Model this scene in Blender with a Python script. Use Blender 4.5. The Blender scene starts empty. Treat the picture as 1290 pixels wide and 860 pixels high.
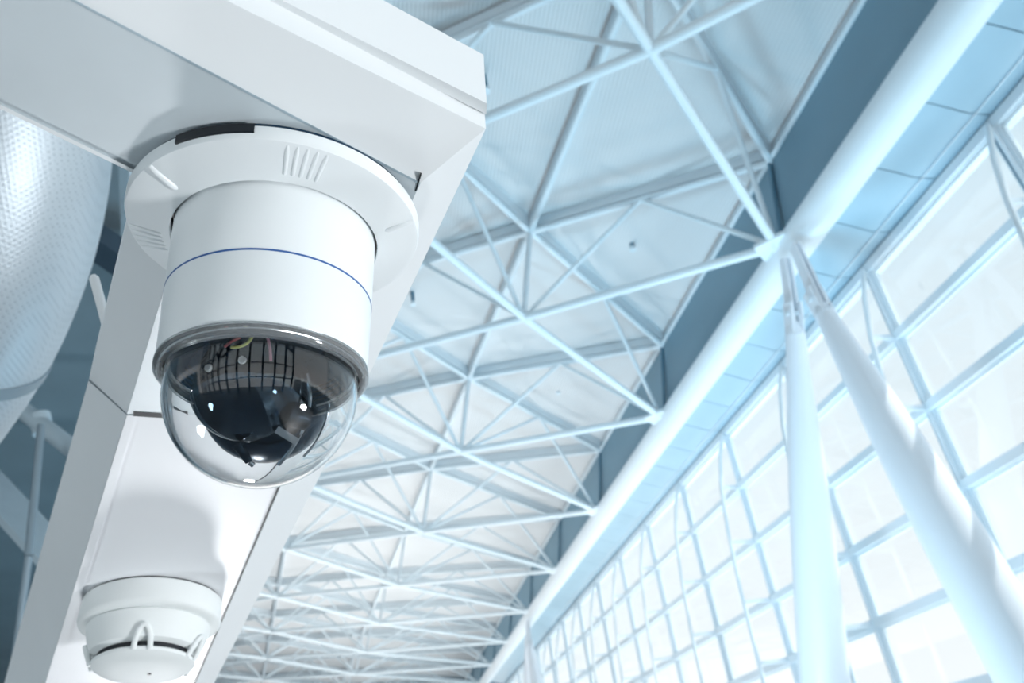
import bpy, bmesh, math, random
from mathutils import Vector, Matrix
random.seed(7)
S = bpy.context.scene
COL = S.collection
V = Vector

# ------------------------------------------------------------------ camera
FPX = 986.84                       # focal length in pixels of the 1290 px wide frame
CZ = 4.0                           # height of the lens above the hall floor
RX = V((0.98358, -0.12771, -0.12752))   # camera right, down and forward in the world
RY = V((-0.04151, 0.52759, -0.84848))
RZ = V((0.17563, 0.83985, 0.51363))
O = V((0, 0, CZ))
cd = bpy.data.cameras.new('camera'); cam = bpy.data.objects.new('camera', cd); COL.objects.link(cam)
M3 = Matrix((RX, -RY, -RZ)).transposed()
cam.matrix_world = Matrix.Translation(O) @ M3.to_4x4()
cd.sensor_width = 36.0; cd.lens = FPX / 1290 * 36.0
cd.clip_start = 0.02; cd.clip_end = 600
cd.dof.use_dof = True; cd.dof.focus_distance = 0.64; cd.dof.aperture_fstop = 9.0
S.camera = cam

# ------------------------------------------------------------------ world, sun, added lamps, exposure
w = bpy.data.worlds.new('sky'); S.world = w; w.use_nodes = True
nt = w.node_tree; nt.nodes.clear()
o_ = nt.nodes.new('ShaderNodeOutputWorld'); bg = nt.nodes.new('ShaderNodeBackground')
tc = nt.nodes.new('ShaderNodeTexCoord'); sx = nt.nodes.new('ShaderNodeSeparateXYZ'); rmp = nt.nodes.new('ShaderNodeValToRGB')
nt.links.new(tc.outputs['Generated'], sx.inputs[0]); nt.links.new(sx.outputs['Z'], rmp.inputs[0])
cr = rmp.color_ramp
cr.elements[0].position = 0.0; cr.elements[0].color = (1.12, 1.12, 1.12, 1)
cr.elements[1].position = 0.95; cr.elements[1].color = (0.42, 0.69, 0.86, 1)
e_ = cr.elements.new(0.45); e_.color = (0.80, 0.905, 0.965, 1)
nt.links.new(rmp.outputs[0], bg.inputs[0]); bg.inputs[1].default_value = 1.07
nt.links.new(bg.outputs[0], o_.inputs[0])

def light(name, kind, loc, direction, energy, color, size=1.0, size_y=None, angle=None):
    d = bpy.data.lights.new(name, kind); ob = bpy.data.objects.new(name, d); COL.objects.link(ob)
    ob.location = loc; ob.rotation_euler = V(direction).to_track_quat('-Z', 'Y').to_euler()
    d.energy = energy; d.color = color
    if kind == 'AREA':
        d.shape = 'RECTANGLE'; d.size = size; d.size_y = size_y or size
    if angle is not None: d.angle = angle
    return ob
light('sun', 'SUN', (20, -6, 30), (-0.54, 0.14, -0.82), 6.0, (1.0, 0.97, 0.93), angle=0.012)
def fill_light(loc, power, color, aim=(0, 0, 1), size=130, soft=0.8):  # added fill spots without fixtures, brightening the hall from floor level
    l = light('added_fill_light', 'SPOT', loc, aim, power, color); l.data.spot_size = math.radians(size); l.data.spot_blend = 0.8; l.data.shadow_soft_size = soft
for y_ in (9, 16): fill_light((4.0, y_, 0.2), 2800, (0.45, 0.79, 1.0), (-0.15, 0.05, 1))
fill_light((0.5, 20, 0.2), 1500, (1.0, 0.975, 0.955))
for y_ in (27, 36, 45, 54, 63): fill_light((1.0 - 0.1 * y_, y_, 0.2), 2400 if y_ < 30 else 4200, (1.0, 0.975, 0.955))
for y_ in (25, 34, 43, 52): fill_light((5.0, y_, 0.2), 1200, (1.0, 0.985, 0.97), (-0.1, 0, 1))
fill_light((6.3, -2.2, 0.2), 2500, (0.97, 0.985, 1.0), (-0.65, 0.28, 0.45), 70, 0.5)
fill_light((-6.5, 1.0, 0.2), 900, (0.88, 0.96, 1.0), (0.5, 0.25, 0.8), 140, 0.8)
fill_light((1.5, 12, 0.2), 2000, (0.86, 0.93, 1.0), (0.95, 0.05, 0.45), 100)
fill_light((0.5, 24, 0.2), 2600, (0.94, 0.97, 1.0), (0.95, 0.05, 0.45), 100)
sp0 = light('added_key_spot', 'SPOT', (-2.2, 9.0, 0.3), (1.75, -7.5, 4.22), 1250, (0.97, 0.98, 1.0))
sp0.data.spot_size = math.radians(17); sp0.data.spot_blend = 0.7; sp0.data.shadow_soft_size = 0.45
S.view_settings.view_transform = 'Standard'; S.view_settings.look = 'None'
S.view_settings.gamma = 1.0; S.view_settings.use_curve_mapping = False
S.view_settings.exposure = 0.0

# ------------------------------------------------------------------ helpers
def lin(c):
    return tuple((x / 12.92 if x <= 0.04045 else ((x + 0.055) / 1.055) ** 2.4) for x in [v / 255 for v in c])
def mat(name, rgb, rough=0.45, metal=0.0, noise=0.03, nscale=6.0, bump=0.0, bscale=80.0, spec=0.5, coat=0.0):
    m = bpy.data.materials.new(name); m.use_nodes = True; n = m.node_tree; L = n.links
    p = n.nodes['Principled BSDF']; c = lin(rgb)
    p.inputs['Roughness'].default_value = rough; p.inputs['Metallic'].default_value = metal
    p.inputs['Specular IOR Level'].default_value = spec
    p.inputs['Coat Weight'].default_value = coat
    t = n.nodes.new('ShaderNodeTexCoord'); nz = n.nodes.new('ShaderNodeTexNoise'); nz.inputs['Scale'].default_value = nscale
    nz.inputs['Detail'].default_value = 4
    L.new(t.outputs['Object'], nz.inputs['Vector'])
    r = n.nodes.new('ShaderNodeValToRGB')
    r.color_ramp.elements[0].position = 0.3; r.color_ramp.elements[1].position = 0.7
    r.color_ramp.elements[0].color = tuple(x * (1 - noise) for x in c) + (1,)
    r.color_ramp.elements[1].color = tuple(min(1, x * (1 + noise)) for x in c) + (1,)
    L.new(nz.outputs['Fac'], r.inputs[0]); L.new(r.outputs[0], p.inputs['Base Color'])
    if bump:
        b = n.nodes.new('ShaderNodeBump'); b.inputs['Strength'].default_value = bump; b.inputs['Distance'].default_value = 0.002
        nz2 = n.nodes.new('ShaderNodeTexNoise'); nz2.inputs['Scale'].default_value = bscale
        L.new(t.outputs['Object'], nz2.inputs['Vector']); L.new(nz2.outputs['Fac'], b.inputs['Height']); L.new(b.outputs[0], p.inputs['Normal'])
    return m
def tinted(m, c):
    m.node_tree.nodes['Principled BSDF'].inputs['Specular Tint'].default_value = c + (1,); return m
def glass(name, tint, gloss=0.08, rough=0.0):
    m = bpy.data.materials.new(name); m.use_nodes = True; n = m.node_tree; n.nodes.clear(); L = n.links
    out = n.nodes.new('ShaderNodeOutputMaterial'); mx = n.nodes.new('ShaderNodeMixShader')
    tr = n.nodes.new('ShaderNodeBsdfTransparent'); tr.inputs[0].default_value = tint + (1,)
    gl = n.nodes.new('ShaderNodeBsdfGlossy'); gl.inputs['Roughness'].default_value = rough
    fr = n.nodes.new('ShaderNodeFresnel'); fr.inputs[0].default_value = 1.5
    mm = n.nodes.new('ShaderNodeMath'); mm.operation = 'MULTIPLY'; mm.inputs[1].default_value = gloss
    L.new(fr.outputs[0], mm.inputs[0]); L.new(mm.outputs[0], mx.inputs[0])
    L.new(tr.outputs[0], mx.inputs[1]); L.new(gl.outputs[0], mx.inputs[2]); L.new(mx.outputs[0], out.inputs[0])
    return m
def striped(name, rgb, axis, pitch, depth=0.012, rough=0.5, noise=0.03, dark=0.93):
    """painted sheet with fine ribs too small to model (procedural relief)"""
    m = mat(name, rgb, rough, noise=noise, nscale=0.4); n = m.node_tree; L = n.links; p = n.nodes['Principled BSDF']
    t = [x for x in n.nodes if x.type == 'TEX_COORD'][0]
    wv = n.nodes.new('ShaderNodeTexWave'); wv.wave_type = 'BANDS'; wv.bands_direction = axis; wv.inputs['Scale'].default_value = 0.31416 * 1.0 / pitch
    L.new(t.outputs['Object'], wv.inputs['Vector'])
    b = n.nodes.new('ShaderNodeBump'); b.inputs['Strength'].default_value = 0.6; b.inputs['Distance'].default_value = depth
    L.new(wv.outputs['Fac'], b.inputs['Height']); L.new(b.outputs[0], p.inputs['Normal'])
    return m

M = dict(
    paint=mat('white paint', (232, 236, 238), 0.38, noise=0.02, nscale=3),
    soffit=mat('shaded white paint', (202, 212, 217), 0.42, noise=0.05, nscale=9),  # shade of the near underside put into a greyer base colour
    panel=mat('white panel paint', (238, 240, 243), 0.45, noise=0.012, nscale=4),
    cam_white=mat('camera white plastic', (236, 241, 243), 0.3, noise=0.01, nscale=20),
    det_white=mat('detector white plastic', (232, 236, 236), 0.6, noise=0.012, nscale=20, spec=0.25),
    blue=mat('blue line', (40, 92, 160), 0.35, noise=0.02),
    black=mat('black gap', (8, 16, 26), 0.5, noise=0.02),
    ball=tinted(mat('black glossy plastic', (3, 10, 22), 0.04, noise=0.05, spec=1.0), (0.45, 0.72, 1.0)),
    inner=tinted(mat('dark blue plastic', (22, 46, 66), 0.1, noise=0.1, nscale=30, spec=0.9), (0.5, 0.75, 1.0)),
    mech=tinted(mat('dark machined plastic', (8, 18, 32), 0.22, noise=0.1, nscale=40), (0.45, 0.7, 1.0)),
    silver=mat('silver metal', (190, 198, 205), 0.18, 0.9, noise=0.05, nscale=40),
    wire_y=mat('yellow wire', (226, 226, 130), 0.4), wire_r=mat('red wire', (190, 90, 95), 0.4), wire_p=mat('pink wire', (200, 140, 160), 0.4),
    steel=mat('white painted steel', (226, 238, 244), 0.4, noise=0.02, nscale=0.5),
    chord=mat('pale painted steel', (224, 234, 240), 0.45, noise=0.03, nscale=0.5),
    beam=mat('white beam paint', (232, 242, 248), 0.4, noise=0.02, nscale=0.5),
    wall=mat('slate grey wall panel', (126, 160, 178), 0.55, noise=0.04, nscale=0.6),
    soffit_panel=mat('pale blue metal panel', (170, 200, 216), 0.3, noise=0.03, nscale=0.8),
    frame=mat('window frame', (222, 235, 243), 0.4, noise=0.02, nscale=1),
    frame_dark=mat('window gasket', (96, 136, 158), 0.5),
    column=mat('column paint', (236, 243, 250), 0.35, noise=0.01, nscale=0.8),
    floor=mat('grey terrazzo floor', (112, 118, 122), 0.35, noise=0.05, nscale=3),
    ground=mat('pale concrete apron', (220, 224, 226), 0.8, noise=0.06, nscale=0.3),
    dark_ceiling=mat('dark slate ceiling', (104, 122, 131), 0.7, noise=0.1, nscale=1.2),
    dark_beam=mat('deep slate paint', (40, 62, 78), 0.7, noise=0.08),
    pipe=mat('grey pipe paint', (168, 186, 196), 0.5),
    band=mat('duct band', (128, 146, 157), 0.45, 0.2),
    ceiling=striped('ribbed ceiling deck', (221, 225, 227), 'X', 0.085, 0.014),
    pane=glass('window glass', (0.965, 0.985, 0.99), 0.15),
)
def obj(name, me, m, parent=None, smooth=False, mats=None):
    ob = bpy.data.objects.new(name, me); COL.objects.link(ob)
    if not me.materials: me.materials.append(m)
    if smooth:
        for p in me.polygons: p.use_smooth = True
    if parent is not None: ob.parent = parent
    return ob
def empty(name, loc=(0, 0, 0), rot=None):
    e = bpy.data.objects.new(name, None); COL.objects.link(e); e.location = loc; e.empty_display_size = 0.05
    if rot is not None: e.rotation_mode = 'QUATERNION'; e.rotation_quaternion = rot
    return e
def tag(o, label=None, cat=None, group=None, kind=None):
    if label: o['label'] = label
    if cat: o['category'] = cat
    if group: o['group'] = group
    if kind: o['kind'] = kind
    return o
def mesh(vs, fs, name='m'):
    me = bpy.data.meshes.new(name); me.from_pydata([tuple(v) for v in vs], [], fs); me.update(); return me
class MB:
    """collects shapes for ONE mesh; off = origin of the owner"""
    def __init__(s, off=(0, 0, 0)): s.v = []; s.f = []; s.off = V(off)
    def add(s, vs, fs):
        b = len(s.v); s.v += [V(x) - s.off for x in vs]; s.f += [tuple(i + b for i in f) for f in fs]; return s
    def frame(s, d):
        d = V(d).normalized(); a = V((0, 0, 1)) if abs(d.z) < 0.9 else V((0, 1, 0))
        u = d.cross(a).normalized(); return d, u, u.cross(d).normalized()
    def tube(s, p, q, r, r2=None, n=12):
        p = V(p); q = V(q); r2 = r if r2 is None else r2; d, u, w_ = s.frame(q - p); vs = []
        for c, rr in ((p, r), (q, r2)):
            for k in range(n):
                a = 2 * math.pi * k / n; vs.append(c + u * (rr * math.cos(a)) + w_ * (rr * math.sin(a)))
        fs = [(k, (k + 1) % n, n + (k + 1) % n, n + k) for k in range(n)] + [tuple(range(n))[::-1], tuple(range(n, 2 * n))]
        return s.add(vs, fs)
    def path(s, pts, rs, n=12, cap=True):
        pts = [V(p) for p in pts]; vs = []; N = len(pts)
        if not hasattr(rs, '__len__'): rs = [rs] * N
        d0, u, w_ = s.frame(pts[1] - pts[0])
        for i, p in enumerate(pts):
            d = (pts[min(i + 1, N - 1)] - pts[max(i - 1, 0)]).normalized()
            u = (u - d * u.dot(d)).normalized(); w_ = u.cross(d)
            for k in range(n):
                a = 2 * math.pi * k / n; vs.append(p + u * (rs[i] * math.cos(a)) + w_ * (rs[i] * math.sin(a)))
        fs = [(i * n + k, i * n + (k + 1) % n, (i + 1) * n + (k + 1) % n, (i + 1) * n + k) for i in range(N - 1) for k in range(n)]
        if cap: fs += [tuple(range(n))[::-1], tuple(range((N - 1) * n, N * n))]
        return s.add(vs, fs)
    def hexa(s, a, b):                      # two quads
        return s.add(list(a) + list(b), [(3, 2, 1, 0), (4, 5, 6, 7), (0, 1, 5, 4), (1, 2, 6, 5), (2, 3, 7, 6), (3, 0, 4, 7)])
    def bar(s, p, q, wd, ht, up=(0, 0, 1)):  # rectangular bar p->q centred
        p = V(p); q = V(q); d = (q - p).normalized(); u = d.cross(V(up)).normalized() * wd / 2; n = u.cross(d).normalized() * ht / 2
        return s.hexa([p - u - n, p + u - n, p + u + n, p - u + n], [q - u - n, q + u - n, q + u + n, q - u + n])
    def box(s, x0, x1, y0, y1, z0, z1):
        return s.hexa([(x0, y0, z0), (x1, y0, z0), (x1, y1, z0), (x0, y1, z0)], [(x0, y0, z1), (x1, y0, z1), (x1, y1, z1), (x0, y1, z1)])
    def prism(s, bottom, top):
        n = len(bottom)
        return s.add(list(bottom) + list(top), [tuple(range(n))[::-1], tuple(range(n, 2 * n))] + [(k, (k + 1) % n, n + (k + 1) % n, n + k) for k in range(n)])
    def lathe(s, prof, n=64, a0=0, a1=2 * math.pi):
        vs = []; full = abs(a1 - a0 - 2 * math.pi) < 1e-6; m = n if full else n + 1
        for k in range(m):
            a = a0 + (a1 - a0) * k / n
            for r, z in prof: vs.append((r * math.cos(a), r * math.sin(a), z))
        P = len(prof); fs = []
        for k in range(n):
            k2 = (k + 1) % m
            for j in range(P - 1): fs.append((k * P + j, k2 * P + j, k2 * P + j + 1, k * P + j + 1))
        return s.add(vs, fs)
    def build(s, name, m, parent=None, smooth=False, bevel=0):
        me = mesh(s.v, s.f, name)
        bm = bmesh.new(); bm.from_mesh(me); bmesh.ops.remove_doubles(bm, verts=bm.verts, dist=1e-7)
        bmesh.ops.recalc_face_normals(bm, faces=bm.faces)
        if bevel: bmesh.ops.bevel(bm, geom=bm.edges[:], offset=bevel, segments=2, affect='EDGES', profile=0.5)
        bm.to_mesh(me); bm.free()
        ob = obj(name, me, m, parent)
        if smooth:
            for p in me.polygons: p.use_smooth = True
            me.set_sharp_from_angle(angle=math.radians(40))
        return ob
def ray(px, py): return RX * (px - 645) + RY * (py - 430) + RZ * FPX
def onplane(px, py, n, d):                    # plane n.(P-O)=d in metres from the lens
    r = ray(px, py); return O + r * (d / r.dot(n))
ORD = ['first', 'second', 'third', 'fourth', 'fifth', 'sixth', 'seventh', 'eighth', 'ninth', 'tenth', 'eleventh', 'twelfth', 'thirteenth', 'fourteenth', 'fifteenth', 'sixteenth', 'seventeenth', 'eighteenth', 'nineteenth', 'twentieth']
def H(x, y, z): return V((x - 0.02 * (y - 11.5), y, z + CZ))     # hall point: x across (at the near columns), y along, z above the lens

# ------------------------------------------------------------------ structure: floor, ground
tag(MB().box(-30, 10.6, -12, 90, -0.2, 0).build('floor', M['floor']), kind='structure')
tag(MB().box(10.7, 120, -80, 160, -0.4, -0.2).build('ground', M['ground']), kind='structure')

# ------------------------------------------------------------------ roof lattice
P7 = 7.6
COLS = [ (8.05, -0.02, 11.5, 9.0, (0.62, 2.30)), (3.57, -0.125, 15.3, 10.0, (0.52, 2.62)), (-0.9, -0.165, 15.3, 11.0, (0.35, 2.70)),
         (-5.6, -0.20, 15.3, 11.6, (0.0, 2.72)), (-10.6, -0.22, 15.3, 11.4, (-0.3, 2.70)), (-16.0, -0.22, 15.3, 10.8, (-0.5, 2.62)) ]
def node(k, i):
    x0, sl, yr, z, n = COLS[k]; y = 11.5 + P7 * i - (3.8 if k % 2 else 0)
    return V((x0 + sl * (y - yr), y, z + CZ))
def tnode(k, i): n = COLS[k][4]; return node(k, i) + V((n[0], 0, n[1]))
YMIN, YMAX = -3.0, 86.0
def ok(k, i): return 0 <= k < len(COLS) and YMIN < node(k, i).y < YMAX
# ceiling deck just above the top chords
def cnode(k, y):
    x0, sl, yr, z, n = COLS[k]; nn = V((n[0], 0, n[1])).normalized()
    return V((x0 + sl * (y - yr) + n[0], y, z + CZ + n[1])) + nn * 0.37
vs = []; fs = []; ys = [-14, 0, 10, 20, 30, 40, 50, 60, 70, 80, 90]; K = len(COLS)
for y in ys:
    for k in range(K): vs.append(cnode(k, y))
    vs.append(cnode(K - 1, y) + V((-16, 0, -3)))
K1 = K + 1
for a in range(len(ys) - 1):
    for k in range(K1 - 1): fs.append((a * K1 + k, a * K1 + k + 1, (a + 1) * K1 + k + 1, (a + 1) * K1 + k))
n0 = len(vs); vs2 = vs + [v + V((0, 0, 0.3)) for v in vs]; fs2 = fs + [tuple(n0 + j for j in f[::-1]) for f in fs]
ceil = MB().add(vs2, fs2).build('ceiling', M['ceiling']); tag(ceil, kind='structure')

def girder(nodes, label):
    base = node(*nodes[0]); e = empty('roof_girder', base); tag(e, label, 'roof girder', 'diagonal roof girders')
    bot = [node(*q) for q in nodes]; top = [tnode(*q) for q in nodes]
    MB(base).path(bot, 0.1, 12).build('bottom_chord', M['steel'], e, True)
    for a in range(len(nodes) - 1):
        up = V((COLS[nodes[a][0]][4][0], 0, COLS[nodes[a][0]][4][1])).normalized()
        MB(base).bar(top[a] + up * 0.22, top[a + 1] + up * 0.22, 0.16, 0.28, up).build('top_chord', M['chord'], e)
        MB(base).tube(top[a], top[a + 1], 0.085).build('top_chord_tube', M['steel'], e, True)
        m = (top[a] + top[a + 1]) / 2
        for q in (bot[a], bot[a + 1]):
            MB(base).tube(q, m, 0.058, n=10).build('web_tube', M['steel'], e, True)
    return e
def strut_done(): pass
far = []; near = []
for k in range(K):
    for i in range(-6, 16):
        if not ok(k, i): continue
        # far family: (k,i)->(k+1, i+1 if k even else i)
        prev = (k - 1, i if (k - 1) % 2 else i - 1)
        if not ok(*prev):
            l = [(k, i)]
            while True:
                kk, ii = l[-1]; nx = (kk + 1, ii + 1 if kk % 2 == 0 else ii)
                if not ok(*nx): break
                l.append(nx)
            if len(l) > 1: far.append(l)
        prev = (k - 1, i + 1 if (k - 1) % 2 else i)
        if not ok(*prev):
            l = [(k, i)]
            while True:
                kk, ii = l[-1]; nx = (kk + 1, ii if kk % 2 == 0 else ii - 1)
                if not ok(*nx): break
                l.append(nx)
            if len(l) > 1: near.append(l)
def glabel(l, fam):
    k, i = l[0]
    d = 'slanting away leftward' if fam == 'far' else 'slanting back leftward'
    if k == 0:
        if i == 0: return 'roof girder meeting the edge beam at the near column head, ' + d
        if i < 0: return 'roof girder %s before the near column head, %s' % (ORD[-i - 1], d)
        return 'roof girder %s beyond the near column head, %s' % (ORD[i - 1], d)
    if fam == 'far': return 'near-end roof girder starting on %s line from edge beam, %s' % (ORD[k], d)
    return 'far-end roof girder starting on %s line from edge beam, %s' % (ORD[k], d)
used = set()
for fam, ls in (('far', far), ('near', near)):
    for l in ls: girder(l, glabel(l, fam))
# longitudinal top chords with the struts that hang from them
for k in range(1, K):
    idx = [i for i in range(-6, 16) if ok(k, i)]
    base = node(k, idx[0]); e = empty('roof_purlin', base)
    tag(e, 'long pale roof purlin under the ceiling deck, %s line from the edge beam' % ORD[k - 1], 'roof purlin', 'long roof purlins')
    up = V((COLS[k][4][0], 0, COLS[k][4][1])).normalized()
    for i in idx:
        if i + 1 in idx:
            MB(base).bar(tnode(k, i) + up * 0.22, tnode(k, i + 1) + up * 0.22, 0.16, 0.28, up).build('top_chord', M['chord'], e)
            MB(base).tube(tnode(k, i), tnode(k, i + 1), 0.085).build('top_chord_tube', M['steel'], e, True)
        MB(base).tube(node(k, i), tnode(k, i), 0.07).build('strut', M['chord'], e, True)

# ------------------------------------------------------------------ right wall: dark panels, edge beam, soffit
wr = empty('wall_right', H(8.2, 11.5, 9)); tag(wr, kind='structure'); wb = wr.location.copy()
for i in range(-3, 10):
    for h in range(2):
        y0 = 11.5 + P7 * i + 3.8 * h + 0.03; y1 = y0 + 3.8 - 0.06
        if h == 1: y0 -= 0.06
        a = [H(8.28, y0, 8.9), H(8.28, y1, 8.9), H(8.67, y1, 11.32), H(8.67, y0, 11.32)]
        b = [p + V((0.14, 0, 0)) for p in a]
        MB(wb).hexa(a, b).build('wall_panel', M['wall'], wr)
MB(wb).hexa([H(8.5, -14, 8.9), H(8.5, 90, 8.9), H(8.95, 90, 11.9), H(8.95, -14, 11.9)], [H(8.6, -14, 8.9), H(8.6, 90, 8.9), H(9.05, 90, 11.9), H(9.05, -14, 11.9)]).build('wall_backing', M['dark_beam'], wr)
MB(wb).tube(H(8.64, -8, 11.34), H(8.64, 88, 11.34), 0.06).build('eaves_tube', M['steel'], wr, True)
MB(wb).hexa([H(8.64, -10, 11.34), H(8.64, 88, 11.34), H(8.82, 88, 12.0), H(8.82, -10, 12.0)], [H(8.74, -10, 11.34), H(8.74, 88, 11.34), H(8.92, 88, 12.0), H(8.92, -10, 12.0)]).build('eaves_strip', M['chord'], wr)
for i in range(-1, 10):
    y = 11.5 + P7 * i; MB(wb).tube(H(8.62, y, 11.28), H(8.2, y, 9.1), 0.045).build('wall_post', M['frame_dark'], wr, True)
eb = empty('edge_beam', H(8.32, 2, 8.9)); tag(eb, 'long white rounded edge beam under the dark wall band above the windows', 'beam')
prof = [(-0.30, 0.26), (-0.34, 0.10), (-0.30, -0.06), (-0.16, -0.20), (0.06, -0.24), (0.30, -0.16), (0.32, 0.1), (0.28, 0.26)]
a = [H(8.36 + p[0], -10, 8.86 + p[1]) for p in prof]; b = [H(8.36 + p[0], 88, 8.86 + p[1]) for p in prof]
MB(eb.location).prism(a, b).build('beam_shell', M['beam'], eb, True)
for i in range(-2, 10):
    y = 11.5 + P7 * i
    a = [H(8.3, y - 0.55, 9.0), H(8.3, y + 0.55, 9.0), H(7.95, y + 0.42, 9.0), H(7.55, y, 9.0), H(7.95, y - 0.42, 9.0)]
    MB(eb.location).prism([p - V((0, 0, 0.04)) for p in a], [p + V((0, 0, 0.04)) for p in a]).build('gusset_plate', M['steel'], eb)
# soffit panels between the beam and the window head
so = empty('trim_1', H(9.2, 2, 8.7)); tag(so, kind='structure')
sp = [(8.62, 8.78), (8.85, 8.72), (9.08, 8.64), (9.25, 8.57), (9.38, 8.53), (9.55, 8.51), (9.78, 8.50)]
pitch = 1.45; y = -4.0
while y < 62:
    m_ = MB(so.location); y0 = y + 0.012; y1 = y + pitch - 0.012
    lo = [H(x, y0, z) for x, z in sp] + [H(x, y0, z + 0.05) for x, z in sp[::-1]]
    hi = [H(x, y1, z) for x, z in sp] + [H(x, y1, z + 0.05) for x, z in sp[::-1]]
    m_.prism(lo, hi).build('soffit_panel', M['soffit_panel'], so, True); y += pitch
MB(so.location).hexa([H(8.6, -10, 8.9), H(9.9, -10, 8.62), H(9.9, 88, 8.62), H(8.6, 88, 8.9)], [H(8.6, -10, 9.0), H(9.9, -10, 9.0), H(9.9, 88, 9.0), H(8.6, 88, 9.0)]).build('soffit_backing', M['frame_dark'], so)
MB(so.location).tube(H(9.47, -6, 8.49), H(9.47, 70, 8.49), 0.012, n=8).build('seam', M['frame'], so, True)
# window head rail and parapet
hd = tag(MB().hexa([H(9.74, -10, 8.28), H(10.1, -10, 8.28), H(10.1, 88, 8.28), H(9.74, 88, 8.28)], [H(9.74, -10, 8.46), H(10.1, -10, 8.46), H(10.1, 88, 8.46), H(9.74, 88, 8.46)]).build('trim_2', M['frame']), kind='structure')
tag(MB().hexa([H(9.0, -10, 8.98), H(10.12, -10, 8.5), H(10.12, 88, 8.5), H(9.0, 88, 8.98)], [H(9.0, -10, 12.5), H(10.12, -10, 9.6), H(10.12, 88, 9.6), H(9.0, 88, 12.5)]).build('trim_3', M['frame']), kind='structure')
tag(MB().hexa([H(9.8, -10, -4), H(10.1, -10, -4), H(10.1, 88, -4), H(9.8, 88, -4)], [H(9.8, -10, -0.7), H(10.1, -10, -0.7), H(10.1, 88, -0.7), H(9.8, 88, -0.7)]).build('baseboard_right', M['frame']), kind='structure')

# ------------------------------------------------------------------ windows
ROWS = [8.32, 6.78, 5.28, 3.78, 2.34, 0.88, -0.6]
MP = 3.8; XF = 9.86; nw = 0
for b_ in range(-3, 14):
    y0 = 11.5 + MP * b_; y1 = y0 + MP; nw += 1
    e = empty('window_%d' % nw, H(XF, y0, -0.6)); tag(e, kind='structure'); L0 = e.location.copy()
    for dx, wd, nm in ((0.0, 0.16, 'mullion'), (-0.09, 0.05, 'mullion_cap')):
        MB(L0).bar(H(XF + dx, y0, -0.7), H(XF + dx, y0, 8.4), wd, 0.07 if nm == 'mullion_cap' else 0.12, (1, 0, 0)).build(nm, M['frame'], e)
    MB(L0).bar(H(XF - 0.05, y0 + 0.1, -0.7), H(XF - 0.05, y0 + 0.1, 8.4), 0.02, 0.03, (1, 0, 0)).build('gasket', M['frame_dark'], e)
    for r in range(1, len(ROWS)):
        z = ROWS[r]
        MB(L0).bar(H(XF - 0.02, y0, z), H(XF - 0.02, y1, z), 0.26, 0.16).build('transom', M['frame'], e)
        MB(L0).bar(H(XF + 0.06, y0, z - 0.09), H(XF + 0.06, y1, z - 0.09), 0.05, 0.02).build('gasket', M['frame_dark'], e)
    for r in range(len(ROWS) - 1):
        za, zb = ROWS[r + 1] + 0.08, ROWS[r] - 0.08; ya, yb = y0 + 0.13, y1 - 0.08; sm = MB(L0); xs = XF + 0.01
        sm.bar(H(xs, ya, za + 0.02), H(xs, yb, za + 0.02), 0.07, 0.04).bar(H(xs, ya, zb - 0.02), H(xs, yb, zb - 0.02), 0.07, 0.04)
        sm.bar(H(xs, ya + 0.02, za + 0.04), H(xs, ya + 0.02, zb - 0.04), 0.04, 0.07, (1, 0, 0)).bar(H(xs, yb - 0.02, za + 0.04), H(xs, yb - 0.02, zb - 0.04), 0.04, 0.07, (1, 0, 0))
        sm.build('sash', M['steel'], e)
    for r in range(len(ROWS) - 1):
        MB(L0).bar(H(XF + 0.04, y0 + 0.06, (ROWS[r] + ROWS[r + 1]) / 2), H(XF + 0.04, y1 - 0.06, (ROWS[r] + ROWS[r + 1]) / 2), 0.02, ROWS[r] - ROWS[r + 1] - 0.1).build('pane', M['pane'], e)

for b_ in range(-1, 14):
    y0 = 11.5 + MP * b_; base = H(8.95, y0, -4)
    e = empty('facade_mast', base)
    tag(e, 'slim white bowed mast inside the window mullion, %s' % ('at the near column pair' if b_ == 0 else ('just before the near column pair' if b_ < 0 else ORD[b_ - 1] + ' beyond the near column pair')), 'mast', 'facade masts')
    MB(base).path([H(9.72, y0, 8.36), H(9.45, y0, 7.6), H(9.25, y0, 6.78), H(9.1, y0, 5.6), H(9.0, y0, 4), H(8.95, y0, 2), H(8.95, y0, -4)], 0.05, 10).build('mast_tube', M['steel'], e, True)
    for z, x in ((6.78, 9.25), (5.28, 9.08), (3.78, 9.0), (2.34, 8.96), (0.88, 8.95)):
        MB(base).bar(H(x, y0, z), H(XF, y0, z), 0.05, 0.09).build('tie_bar', M['frame'], e)

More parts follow.
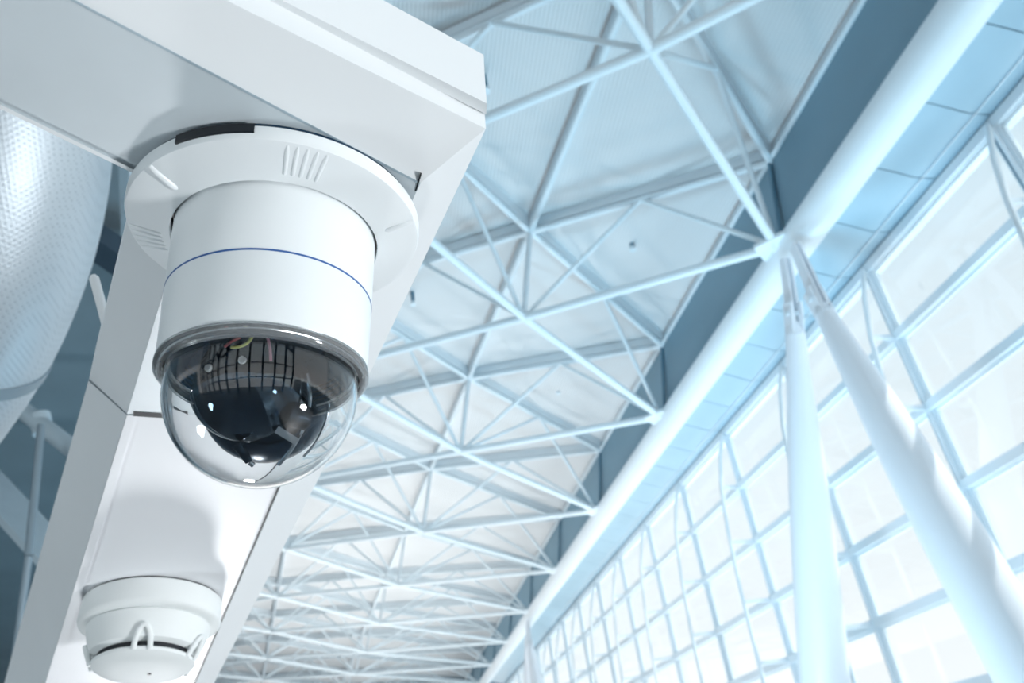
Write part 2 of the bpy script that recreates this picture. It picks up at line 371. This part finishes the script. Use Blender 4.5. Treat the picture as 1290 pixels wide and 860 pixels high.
# ------------------------------------------------------------------ V columns
def column(yh, lean, y_top, z_top, y_bot, label, grp):
    top = H(7.85, y_top, z_top); bot = H(7.85, y_bot, -4); d = (top - bot); L = d.length; d.normalize()
    e = empty('support_column', bot); tag(e, label, 'column', grp)
    ts = [0, 0.06, 0.2, 0.4, 0.6, 0.75, 0.88, 0.97, 1.0]; rs = [0.30, 0.34, 0.41, 0.45, 0.42, 0.36, 0.27, 0.20, 0.18]
    MB(bot).path([bot + d * (L * t) for t in ts], rs, 40).build('shaft', M['column'], e, True)
    MB(bot).path([top, top + d * 0.05, top + d * 0.25], [0.19, 0.18, 0.10], 32).build('end_cone', M['column'], e, True)
    side = V((1, 0, 0)); pin = top + d * 0.42; node_ = H(8.25, yh, 8.55)
    for s in (-1, 1):
        MB(bot).bar(top + d * 0.02 + side * 0.1 * s, top + d * 0.62 + side * 0.1 * s, 0.035, 0.30, d.cross(side)).build('fork_plate', M['column'], e)
    yd = (side.cross(d)).normalized()
    for s in (-1, 1):
        b0 = top + d * 0.18 + side * 0.055 * s; t0 = node_ + side * (0.055 * s - 0.25)
        wq = side * 0.02
        MB(bot).hexa([b0 - yd * 0.15 - wq, b0 + yd * 0.15 - wq, b0 + yd * 0.15 + wq, b0 - yd * 0.15 + wq], [t0 - yd * 0.09 - wq, t0 + yd * 0.09 - wq, t0 + yd * 0.09 + wq, t0 - yd * 0.09 + wq]).build('link_plate', M['column'], e)
    MB(bot).tube(pin - side * 0.16, pin + side * 0.16, 0.055, n=16).build('pin', M['chord'], e, True)
    MB(bot).tube(bot, bot + V((0, 0, 0.06)), 0.5, n=32).build('base_plate', M['column'], e)
column(11.3, 1, 11.65, 7.0, 17.0, 'thick white tapered column, left leg of the near pair before the windows', 'tapered support columns')
column(10.9, -1, 10.62, 6.75, 8.7, 'thick white tapered column, right leg of the near pair, leaning towards lower right', 'tapered support columns')
column(41.9, 1, 42.3, 7.1, 47.5, 'distant white tapered column, left leg of the far pair under the edge beam', 'tapered support columns')
column(41.9, -1, 41.4, 7.0, 38.6, 'distant white tapered column, right leg of the far pair under the edge beam', 'tapered support columns')

# ------------------------------------------------------------------ sprinklers on the ceiling
def ceil_pt(px, py):
    o2 = ray(px, py).normalized(); best = None
    for k in range(K - 1):
        a, b_, c_ = cnode(k, 0), cnode(k + 1, 0), cnode(k, 60)
        n = (b_ - a).cross(c_ - a).normalized(); t = (a - O).dot(n) / o2.dot(n); p = O + o2 * t
        xa, xb = cnode(k, p.y).x, cnode(k + 1, p.y).x
        if t > 0 and xb - 0.3 <= p.x <= xa + 0.3: best = p; break
    return best
for (px, py), lb in (((609, 92), 'small pendant sprinkler under the ceiling beside the tip of the bracket'), ((792, 293), 'small pendant sprinkler under the ceiling left of the near column head'),
                     ((700, 477), 'small pendant sprinkler under the ceiling near the picture centre, below the larger one'), ((519, 364), 'small pendant sprinkler under the ceiling just right of the dome camera body')):
    p = ceil_pt(px, py)
    e = empty('sprinkler', p); tag(e, lb, 'sprinkler', 'ceiling sprinklers')
    MB(p).tube(p - V((0, 0, 0.02)), p - V((0, 0, 0.45)), 0.055, n=12).build('drop_pipe', M['frame_dark'], e, True)
    MB(p).tube(p - V((0, 0, 0.45)), p - V((0, 0, 0.58)), 0.05, 0.09, n=12).build('head', M['steel'], e, True)

# ------------------------------------------------------------------ left: dark dropped ceiling, duct, pipes
DZ = 3.4 + CZ
e = tag(MB().prism([(-1.0, 2.0, DZ), (-1.55, 4.2, DZ), (-8.2, 26, DZ), (-22, 26, DZ), (-22, 2.0, DZ)], [(-1.0, 2.0, DZ + 0.4), (-1.55, 4.2, DZ + 0.4), (-8.2, 26, DZ + 0.4), (-22, 26, DZ + 0.4), (-22, 2.0, DZ + 0.4)]).build('ceiling_dropped', M['dark_ceiling']), kind='structure')

# ------------------------------------------------------------------ bracket (L-shaped painted soffit that carries camera and detector)
nA = V((0.0585, -0.06, 1)).normalized(); cenA = V((-0.0686, 0.4945, 0.4201)); dA = nA.dot(cenA) + 0.0035
def PA(px, py, d=0.0): return onplane(px, py, nA, dA + d)
HJi, GJi, HJo, GJo = (160, 522), (387, 535), (112, 478), (429, 548)
ja, jb = PA(*HJi), PA(*GJi); jd = (jb - ja).normalized()
fw = V((-jd.y, jd.x, 0)).normalized() + V((0, 0, -0.14)); nB = jd.cross(fw).normalized(); nB = nB if nB.z > 0 else -nB; dB = nB.dot(ja - O)
def PB(px, py, d=0.0): return onplane(px, py, nB, dB + d)
bk = empty('soffit_bracket', PA(330, 200)); tag(bk, 'white painted metal soffit arm in the foreground that carries dome camera and smoke detector', 'bracket'); bo = bk.location.copy()
UPA = nA * 0.09; UPB = nB * 0.09
def slab(pts, up, name, m, bevel=0.0):
    return MB(bo).prism(pts, [p + up for p in pts]).build(name, m, bk, bevel=bevel)
e1s, L1, HT, IC, OC = (-200, 38), (172, 219), (240, 252), (530, 230), (612, 162)
e2s, crs = (-200, -156), (-200, -240)
dF, dG, dH = 0.022, 0.02, 0.09
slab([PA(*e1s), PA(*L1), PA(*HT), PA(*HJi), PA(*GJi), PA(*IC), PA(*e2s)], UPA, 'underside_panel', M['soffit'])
def face(inner, outer, name, m, up, din=0.0):
    pts = inner + outer[::-1]
    return MB(bo).prism(pts, [p + up for p in pts]).build(name, m, bk)
def onpts(px, py, a, b, c_):
    n = (b - a).cross(c_ - a).normalized(); return onplane(px, py, n, n.dot(a - O))
OC3 = PA(*OC, dF); face([PA(*e2s), PA(*IC)], [onpts(*crs, PA(*e2s), PA(*IC), OC3), OC3], 'front_fascia', M['paint'], UPA * 0.6)
GJo3 = onpts(*GJo, PA(*IC), PA(*GJi), OC3)
face([PA(*IC), PA(*GJi)], [OC3, GJo3], 'side_fascia', M['paint'], UPA * 0.6)
HJo3 = PA(*HJo, dH)
face([PA(*HT), PA(*HJi)], [onpts(174, 222, PA(*HT), PA(*HJi), HJo3), HJo3], 'side_fascia', M['paint'], UPA * 0.6)
# trim bar along the outer edge of the front fascia
MB(bo).hexa([PA(-200, -262, 0.035), PA(612.5, 144, 0.035), PA(613, 130, 0.035), PA(-200, -279, 0.035)], [p + nA * 0.05 for p in (PA(-200, -262, 0.035), PA(612.5, 144, 0.035), PA(613, 130, 0.035), PA(-200, -279, 0.035))]).build('edge_trim', M['paint'], bk)
MB(bo).hexa([PA(-200, -156, -0.0004), PA(528, 229, -0.0004), PA(525, 230.5, -0.0004), PA(-200, -152, -0.0004)], [PA(-200, -156, 0.004), PA(528, 229, 0.004), PA(525, 230.5, 0.004), PA(-200, -152, 0.004)]).build('seam_groove', M['pipe'], bk)
MB(bo).hexa([PA(529.5, 217, -0.0005), PA(531.5, 218, -0.0005), PA(524.5, 241, -0.0005), PA(522.5, 240, -0.0005)], [PA(529.5, 217, 0.004), PA(531.5, 218, 0.004), PA(524.5, 241, 0.004), PA(522.5, 240, 0.004)]).build('slot', M['black'], bk)
MB(bo).hexa([PA(-200, 34, -0.002), PA(172, 215, -0.002), PA(170, 219, -0.002), PA(-200, 40, -0.002)], [PA(-200, 34, 0.03), PA(172, 215, 0.03), PA(170, 219, 0.03), PA(-200, 40, 0.03)]).build('edge_trim', M['paint'], bk)
# far panel
Hi2, Gi2, Go2, Ho2 = (33, 940), (212, 940), (229, 940), (-17, 940)
slab([PB(*HJi, 0.004), PB(*GJi, 0.004), PB(*Gi2, 0.004), PB(*Hi2, 0.004)], UPB, 'underside_panel', M['panel'])
face([PB(*GJi), PB(*Gi2)], [GJo3, onpts(*Go2, PB(*GJi), PB(*Gi2), GJo3)], 'side_fascia', M['paint'], UPB * 0.6)
face([PB(*HJi), PB(*Hi2)], [HJo3, onpts(*Ho2, PB(*HJi), PB(*Hi2), HJo3)], 'side_fascia', M['paint'], UPB * 0.6)
MB(bo).hexa([PB(160, 523, -0.001), PB(171, 523, -0.001), PB(43, 940, -0.001), PB(33, 940, -0.001)], [PB(160, 523, 0.006), PB(171, 523, 0.006), PB(43, 940, 0.006), PB(33, 940, 0.006)]).build('panel_lip', M['panel'], bk)
MB(bo).hexa([PB(383, 536, 0.0035), PB(387, 536, 0.0035), PB(212, 940, 0.0035), PB(209.5, 940, 0.0035)], [PB(383, 536, 0.006), PB(387, 536, 0.006), PB(212, 940, 0.006), PB(209.5, 940, 0.006)]).build('panel_gap', M['black'], bk)
MB(bo).hexa([PB(168, 518, -0.003), PB(215, 521.5, -0.003), PB(215, 527, -0.003), PB(168, 524, -0.003)], [PB(168, 518.5, 0.01), PB(215, 522, 0.01), PB(215, 526.5, 0.01), PB(168, 523.5, 0.01)]).build('slot', M['black'], bk)

MB(bo).hexa([PA(161, 523, -0.0005), PA(158.5, 521.5, -0.0005), PA(110.5, 477.5, dH - 0.0015), PA(112, 480, dH - 0.0015)], [PA(161, 523, 0.004), PA(158.5, 521.5, 0.004), PA(110.5, 477.5, dH + 0.003), PA(112, 480, dH + 0.003)]).build('joint_groove', M['band'], bk)

# ------------------------------------------------------------------ dome camera
axis = V((0.0585, -0.06, 1)).normalized()
q = V((0, 0, 1)).rotation_difference(axis)
DC = O + cenA
dome = empty('dome_camera', DC, q); tag(dome, 'white pendant dome security camera with blue line and clear bubble on the soffit arm', 'camera')
QI = q.to_matrix().inverted()
def DP(px, py, z):                            # point on the plane z=const of the camera's own frame
    r = QI @ ray(px, py); o2 = QI @ (O - DC); t = (z - o2.z) / r.z; return o2 + r * t
def DD(px, py, depth):                        # point at a given depth along the view ray, in the camera's frame
    return QI @ (O + ray(px, py) * (depth / FPX) - DC)
rd = math.radians
MB().lathe([(0.0, 0.0030), (0.1075, 0.0030), (0.1075, -0.0004), (0.06, -0.0004)], 96).build('gasket', M['inner'], dome, True)
fl = MB().lathe([(0.07, 0.0), (0.1085, 0.0), (0.1098, -0.0012), (0.1098, -0.0075), (0.1085, -0.0115), (0.104, -0.0140), (0.0795, -0.0204), (0.0776, -0.0208), (0.0770, -0.0200), (0.0768, -0.0110)], 128).build('flange', M['cam_white'], dome, True)
# dark cable slot, raised ribs and vent ribs on the flange
def wedge(a0, a1, r0, z0, r1, z1, t, name, m, n=14, parent=fl):
    m_ = MB(); lo = []; hi = []
    vs = []; fs = []
    for k in range(n + 1):
        a = rd(a0 + (a1 - a0) * k / n); c_, s_ = math.cos(a), math.sin(a)
        dr, dz = (z1 - z0), -(r1 - r0); L = math.hypot(dr, dz); ox, oz = dr / L * t, dz / L * t
        if oz > 0 and abs(oz) > abs(ox): ox, oz = -ox, -oz
        vs += [(r0 * c_, r0 * s_, z0), (r1 * c_, r1 * s_, z1), ((r1 + ox) * c_, (r1 + ox) * s_, z1 + oz), ((r0 + ox) * c_, (r0 + ox) * s_, z0 + oz)]
    for k in range(n):
        b = k * 4
        for j in range(4): fs.append((b + j, b + (j + 1) % 4, b + 4 + (j + 1) % 4, b + 4 + j))
    fs += [(3, 2, 1, 0), (n * 4, n * 4 + 1, n * 4 + 2, n * 4 + 3)]
    return m_.add(vs, fs).build(name, m, parent, True)
MB().lathe([(0.1088, 0.0005), (0.1108, 0.0), (0.1108, -0.0068), (0.1088, -0.0085)], 24, rd(-120), rd(-91)).build('cable_slot', M['black'], fl, True)
for a in (-134, -14):
    MB().path([(r * math.cos(rd(a)), r * math.sin(rd(a)), z) for r, z in ((0.1075, -0.0115), (0.103, -0.0138), (0.088, -0.0177), (0.086, -0.0180))], [0.0022, 0.0026, 0.0026, 0.0012], 10).build('rib', M['cam_white'], fl, True)
for j in range(5):
    a = -79.5 + j * 3.6
    MB().path([(r * math.cos(rd(a)), r * math.sin(rd(a)), z) for r, z in ((0.1065, -0.0120), (0.103, -0.0135), (0.085, -0.0182), (0.0835, -0.0183))], [0.001, 0.0018, 0.0018, 0.001], 8).build('vent_rib', M['cam_white'], fl, True)
for j in range(5):
    a = 172 + j * 3.6
    MB().path([(r * math.cos(rd(a)), r * math.sin(rd(a)), z) for r, z in ((0.1065, -0.0120), (0.103, -0.0135), (0.085, -0.0182), (0.0835, -0.0183))], [0.001, 0.0018, 0.0018, 0.001], 8).build('vent_rib', M['cam_white'], fl, True)
MB().lathe([(0.0745, -0.0115), (0.0770, -0.0115)], 96).build('shadow_gap', M['black'], dome, True)
body = MB().lathe([(0.06, -0.015), (0.0752, -0.015), (0.0750, -0.030), (0.0737, -0.0743), (0.0735, -0.0747), (0.0737, -0.0763), (0.0722, -0.1275), (0.0716, -0.1295), (0.0695, -0.1305), (0.068, -0.129)], 128).build('body', M['cam_white'], dome, True)
MB().lathe([(0.0732, -0.0747), (0.0739, -0.0748), (0.0739, -0.0762), (0.0732, -0.0763)], 128).build('blue_line', M['blue'], body, True)

def clear_plastic(name, tint, rough=0.0):
    m = bpy.data.materials.new(name); m.use_nodes = True; n = m.node_tree; p = n.nodes['Principled BSDF']
    p.inputs['Base Color'].default_value = tint + (1,); p.inputs['Roughness'].default_value = rough
    p.inputs['Transmission Weight'].default_value = 1.0; p.inputs['IOR'].default_value = 1.49
    return m
M['bubble'] = clear_plastic('clear bubble plastic', (0.97, 0.985, 0.99)); M['ring'] = clear_plastic('clear ring plastic', (0.86, 0.90, 0.92), 0.06); M['ring'].node_tree.nodes['Principled BSDF'].inputs['Transmission Weight'].default_value = 0.82
BC = -0.1475; BR = 0.0655
pr = [(0.0690, -0.1305), (0.0728, -0.1300), (0.0731, -0.1320), (0.0728, -0.1355), (0.0705, -0.1382), (0.0670, -0.1386)]
MB().lathe(pr, 96).build('bubble_ring', M['ring'], dome, True)
def shell(r): return [(r, -0.1310), (r, -0.1420)] + [(r * math.cos(t), BC - r * math.sin(t)) for t in [math.pi / 2 * j / 32 for j in range(1, 33)]]
bub = MB().lathe(shell(BR) + shell(BR - 0.0024)[::-1] + [(BR, -0.1310)], 128).build('bubble', M['bubble'], dome, True)
# inside the bubble
lin_ = MB().lathe([(0.0, -0.100), (0.045, -0.102), (0.056, -0.118), (0.0625, -0.127), (0.0655, -0.1305)], 64).build('inner_liner', M['inner'], dome, True)
for j in range(4):
    r = 0.0565 + j * 0.0020; z = -0.1190 - j * 0.0028
    MB().lathe([(r, z), (r + 0.0007, z - 0.0012), (r + 0.0014, z - 0.0010)], 64).build('liner_groove', M['mech'], lin_, True)
def ball_mesh(c, r, name, m, cut=None, seg=48, par=dome):
    bm = bmesh.new(); bmesh.ops.create_uvsphere(bm, u_segments=seg, v_segments=seg // 2, radius=r)
    for v in bm.verts: v.co += V(c)
    if cut:
        bmesh.ops.bisect_plane(bm, geom=bm.verts[:] + bm.edges[:] + bm.faces[:], plane_co=cut[0], plane_no=cut[1], clear_outer=True)
    me = bpy.data.meshes.new(name); bm.to_mesh(me); bm.free()
    return obj(name, me, m, par, True)
bcen = DD(314, 483, 0.610); eye = ball_mesh(bcen, 0.0475, 'eyeball', M['ball'])
vdir = (QI @ (O - DC) - bcen).normalized()
bowl_c = DD(337, 506, 0.640)
ball_mesh(bowl_c, 0.0535, 'gimbal_bowl', M['mech'], (bowl_c + V((0, 0, 0.012)), V((-0.1, -0.1, 1)).normalized()))
# seam ring round the eyeball
sd = (V((-0.15, -0.55, -0.75))).normalized(); u = sd.cross(V((0, 0, 1))).normalized(); w2 = u.cross(sd)
MB().path([bcen + (u * math.cos(2 * math.pi * k / 48) + w2 * math.sin(2 * math.pi * k / 48)) * 0.0482 for k in range(49)], 0.0012, 8, False).build('seam_ring', M['mech'], eye, True)
# clear arched guard plate and silver lens pieces on the right
def arc3(pts, n=24):
    a, b, c_ = [V(p) for p in pts]; return [a * (1 - t) ** 2 + b * 2 * t * (1 - t) + c_ * t * t for t in [k / n for k in range(n + 1)]]
MB().path(arc3([DD(388, 470, 0.60), DD(402, 530, 0.60), DD(352, 590, 0.605)]), 0.0018, 8).build('guard_rim', M['silver'], dome, True)
MB().path(arc3([DD(400, 455, 0.61), DD(440, 520, 0.615), DD(386, 580, 0.615)]), 0.0013, 8).build('guard_rim', M['silver'], dome, True)
MB().bar(DD(349, 541, 0.590), DD(375, 557, 0.592), 0.0055, 0.006, vdir).build('lens_bracket', M['silver'], dome)
MB().tube(DD(298, 560, 0.585), DD(313, 585, 0.588), 0.0045, 0.003, 16).build('motor_stub', M['mech'], dome, True)
MB().tube(DD(314, 586, 0.587), DD(319, 590, 0.588), 0.0022, 0.0022, 12).build('stub_screw', M['silver'], dome, True)
MB().tube(DD(362, 520, 0.592), DD(388, 528, 0.60), 0.011, 0.009, 24).build('lens_barrel', M['mech'], dome, True)
def on_ball(px, py, r=0.0478):
    o2 = QI @ (O - DC) - bcen; d = (QI @ ray(px, py)).normalized(); b = o2.dot(d); q_ = b * b - (o2.dot(o2) - r * r)
    return bcen + o2 + d * (-b - math.sqrt(max(q_, 0)))
for px, py in ((262, 463), (305, 453)):
    c_ = on_ball(px, py); n_ = (c_ - bcen).normalized(); MB().tube(c_ - n_ * 0.001, c_ + n_ * 0.0014, 0.0032, 0.0026, 16).build('screw', M['det_white'], eye, True)
MB().path(arc3([DD(291, 438, 0.556), DD(313, 438, 0.553), DD(318, 423, 0.556)]), 0.0011, 8).build('wire', M['wire_y'], dome, True)
MB().path(arc3([DD(283, 437, 0.557), DD(292, 430, 0.556), DD(303, 425, 0.558)]), 0.0010, 8).build('wire', M['wire_r'], dome, True)
MB().path(arc3([DD(337, 426, 0.558), DD(341, 438, 0.555), DD(341, 454, 0.558)]), 0.0010, 8).build('wire', M['wire_p'], dome, True)

# ------------------------------------------------------------------ smoke detector
da, db_ = PB(103.5, 752, 0.004), PB(279, 764, 0.004); dc = (da + db_) / 2; DRD = (da - db_).length / 2 * 0.985
qd = V((0, 0, 1)).rotation_difference(nB)
det = empty('smoke_detector', dc, qd); tag(det, 'round white smoke detector under the soffit arm below the dome camera', 'smoke detector')
k_ = DRD / 88.0                                # metres per photo pixel at the detector
def dl(pr, name, m, par=det, n=96): return MB().lathe([(r * k_, -z * 0.88 * k_) for r, z in pr], n).build(name, m, par, True)
dl([(0, 0), (86, 0), (86, 3), (80, 3)], 'mounting_shadow_gap', M['black'])
dl([(80, 2), (87, 2.5), (88.5, 4), (89.5, 34), (88, 38), (83, 41), (72, 42)], 'base_ring', M['det_white'])
dl([(70, 41), (76, 42), (77.5, 44), (72, 66), (67, 80), (60, 84), (40, 84)], 'body', M['det_white'])
dl([(30, 84), (58, 84), (57, 92), (30, 92)], 'sensor_slot', M['black'])
cap = dl([(30, 91), (60, 91.5), (63, 94), (62, 98), (54, 104), (36, 108), (0, 110)], 'cap', M['det_white'])
vd = QI  # unused frame
Q2 = qd.to_matrix().inverted(); cv = Q2 @ (O - dc); aim = math.atan2(cv.y, cv.x)
for off in (-5, 62, 130, 195, 262):
    a = aim + rd(off); t = V((-math.sin(a), math.cos(a), 0)); c_ = V((math.cos(a), math.sin(a), 0))
    pts = []
    for j in range(13):
        th = math.pi * j / 12; pts.append(c_ * ((62 + 12 * math.sin(th)) * k_) + t * (9.5 * k_ * math.cos(th)) + V((0, 0, (-86 + 27 * math.sin(th)) * k_)))
    MB().path(pts, 3.5 * k_, 10).build('cap_loop', M['det_white'], cap, True)
MB().tube(V((9, 0, -95)) * k_, V((9, 0, -97.5)) * k_, 2.5 * k_).build('test_hole', M['black'], cap, True)

# ------------------------------------------------------------------ duct and pipes at the left
def PT(px, py, depth): return O + ray(px, py) * (depth / FPX)
ctl = [((-2, -120), 2.5), ((-4, 60), 2.5), ((-6, 190), 2.52), ((-26, 300), 2.56), ((-58, 400), 2.62), ((-104, 490), 2.7), ((-168, 580), 2.8), ((-260, 680), 2.95)]
pts = [PT(a[0], a[1], d) for a, d in ctl]
def smooth_path(p, sub=6):
    out = []
    for i in range(len(p) - 1):
        p0, p1, p2, p3 = p[max(i - 1, 0)], p[i], p[i + 1], p[min(i + 2, len(p) - 1)]
        for j in range(sub):
            t = j / sub; out.append(0.5 * ((2 * p1) + (p2 - p0) * t + (2 * p0 - 5 * p1 + 4 * p2 - p3) * t * t + (3 * p1 - p0 - 3 * p2 + p3) * t ** 3))
    return out + [p[-1]]
sp_ = smooth_path(pts); rr = [0.335 - 0.05 * max(0, (i - 18)) / (len(sp_) - 18) for i in range(len(sp_))]
def perforated(name):
    m = mat(name, (186, 196, 203), 0.48, 0.6, noise=0.05, nscale=3); n = m.node_tree; L = n.links; p = n.nodes['Principled BSDF']
    t = [x for x in n.nodes if x.type == 'TEX_COORD'][0]; vo = n.nodes.new('ShaderNodeTexVoronoi'); vo.inputs['Scale'].default_value = 82; vo.inputs['Randomness'].default_value = 0.0
    L.new(t.outputs['Object'], vo.inputs['Vector']); b = n.nodes.new('ShaderNodeBump'); b.inputs['Strength'].default_value = 0.22; b.inputs['Distance'].default_value = 0.004
    L.new(vo.outputs['Distance'], b.inputs['Height']); L.new(b.outputs[0], p.inputs['Normal'])
    st = n.nodes.new('ShaderNodeValToRGB'); st.color_ramp.elements[0].position = 0.22; st.color_ramp.elements[0].color = (0.35, 0.42, 0.48, 1); st.color_ramp.elements[1].position = 0.34; st.color_ramp.elements[1].color = (1, 1, 1, 1)
    L.new(vo.outputs['Distance'], st.inputs[0]); mx = n.nodes.new('ShaderNodeMix'); mx.data_type = 'RGBA'; mx.blend_type = 'MULTIPLY'; mx.inputs['Factor'].default_value = 0.4
    src = p.inputs['Base Color'].links[0].from_socket; L.new(src, mx.inputs['A']); L.new(st.outputs[0], mx.inputs['B']); L.new(mx.outputs['Result'], p.inputs['Base Color'])
    return m
M['duct'] = perforated('perforated duct metal')
du = empty('air_duct', sp_[8]); tag(du, 'large curved silver perforated air duct at the left picture edge', 'air duct')
MB(du.location).path(sp_, rr, 48).build('duct_shell', M['duct'], du, True)
for i0 in (25, 32):
    MB(du.location).path(sp_[i0:i0 + 2], [rr[i0] + 0.006, rr[i0 + 1] + 0.006], 48).build('clamp_band', M['band'], du, True)
e = empty('grey_pipe', PT(20, 500, 5.2)); tag(e, 'pale grey pipe crossing the dark ceiling between duct and soffit arm', 'pipe')
MB(e.location).tube(PT(-30, 470, 5.6), PT(120, 588, 5.0), 0.058, n=16).build('pipe_run', M['pipe'], e, True)
MB(e.location).tube(PT(50, 522, 5.3), PT(55, 546, 5.25), 0.066, n=16).build('coupling', M['pipe'], e, True)
e = empty('cable_tray', PT(0, 640, 5.6)); tag(e, 'wide pale flat cable tray under the dark ceiling at lower left', 'cable tray')
MB(e.location).bar(PT(-60, 560, 6.2), PT(90, 722, 5.4), 0.05, 0.34, RZ).build('tray_floor', M['pipe'], e)
e = empty('drop_rod', PT(48, 545, 4.9)); tag(e, 'thin dark rod hanging below the grey pipe at left', 'rod')
MB(e.location).tube(PT(52, 535, 5.0), PT(36, 700, 4.6), 0.024, n=12).build('rod', M['band'], e, True)
MB(e.location).tube(PT(36, 700, 4.6), PT(10, 900, 4.4), 0.022, n=12).build('rod', M['band'], e, True)
MB(bo).path([PT(117, 346, 1.05), PT(118.5, 350, 1.05), PT(128, 385, 1.05), PT(150, 470, 1.03)], [0.003, 0.0062, 0.0062, 0.0062], 16).build('antenna_rod', M['paint'], bk, True)
e = empty('ceiling_joist', PT(130, 320, 5)); tag(e, 'deep slate joist under the dark ceiling beside the duct', 'joist')
MB(e.location).bar(PT(70, 270, 4.6), PT(240, 385, 4.9), 0.2, 0.12).build('joist', M['dark_beam'], e)

# ------------------------------------------------------------------ near end: glazed gable seen only in the bubble's reflections
wn = empty('wall_near', (0, -9, 0)); tag(wn, kind='structure')
for j in range(12):
    x = -18 + j * 2.4
    MB(wn.location).box(x - 0.16, x + 0.16, -9.2, -8.8, 0, 15).build('post', M['dark_beam'], wn)
    if j < 11:
        MB(wn.location).bar((x, -9, 9), (x + 1.2, -9, 10.4), 0.25, 0.25).build('brace', M['dark_beam'], wn)
        MB(wn.location).bar((x + 1.2, -9, 10.4), (x + 2.4, -9, 9), 0.25, 0.25).build('brace', M['dark_beam'], wn)
        MB(wn.location).box(x + 0.16, x + 2.24, -9.02, -8.98, 0.0, 15).build('pane', M['pane'], wn)
for z in (3.0, 6.0, 9.0):
    MB(wn.location).box(-18, 8.5, -9.15, -8.85, z - 0.1, z + 0.1).build('rail', M['dark_beam'], wn)
tag(MB().box(-29.5, -29, -12, 90, 0, 12).build('wall_left', M['wall']), kind='structure')
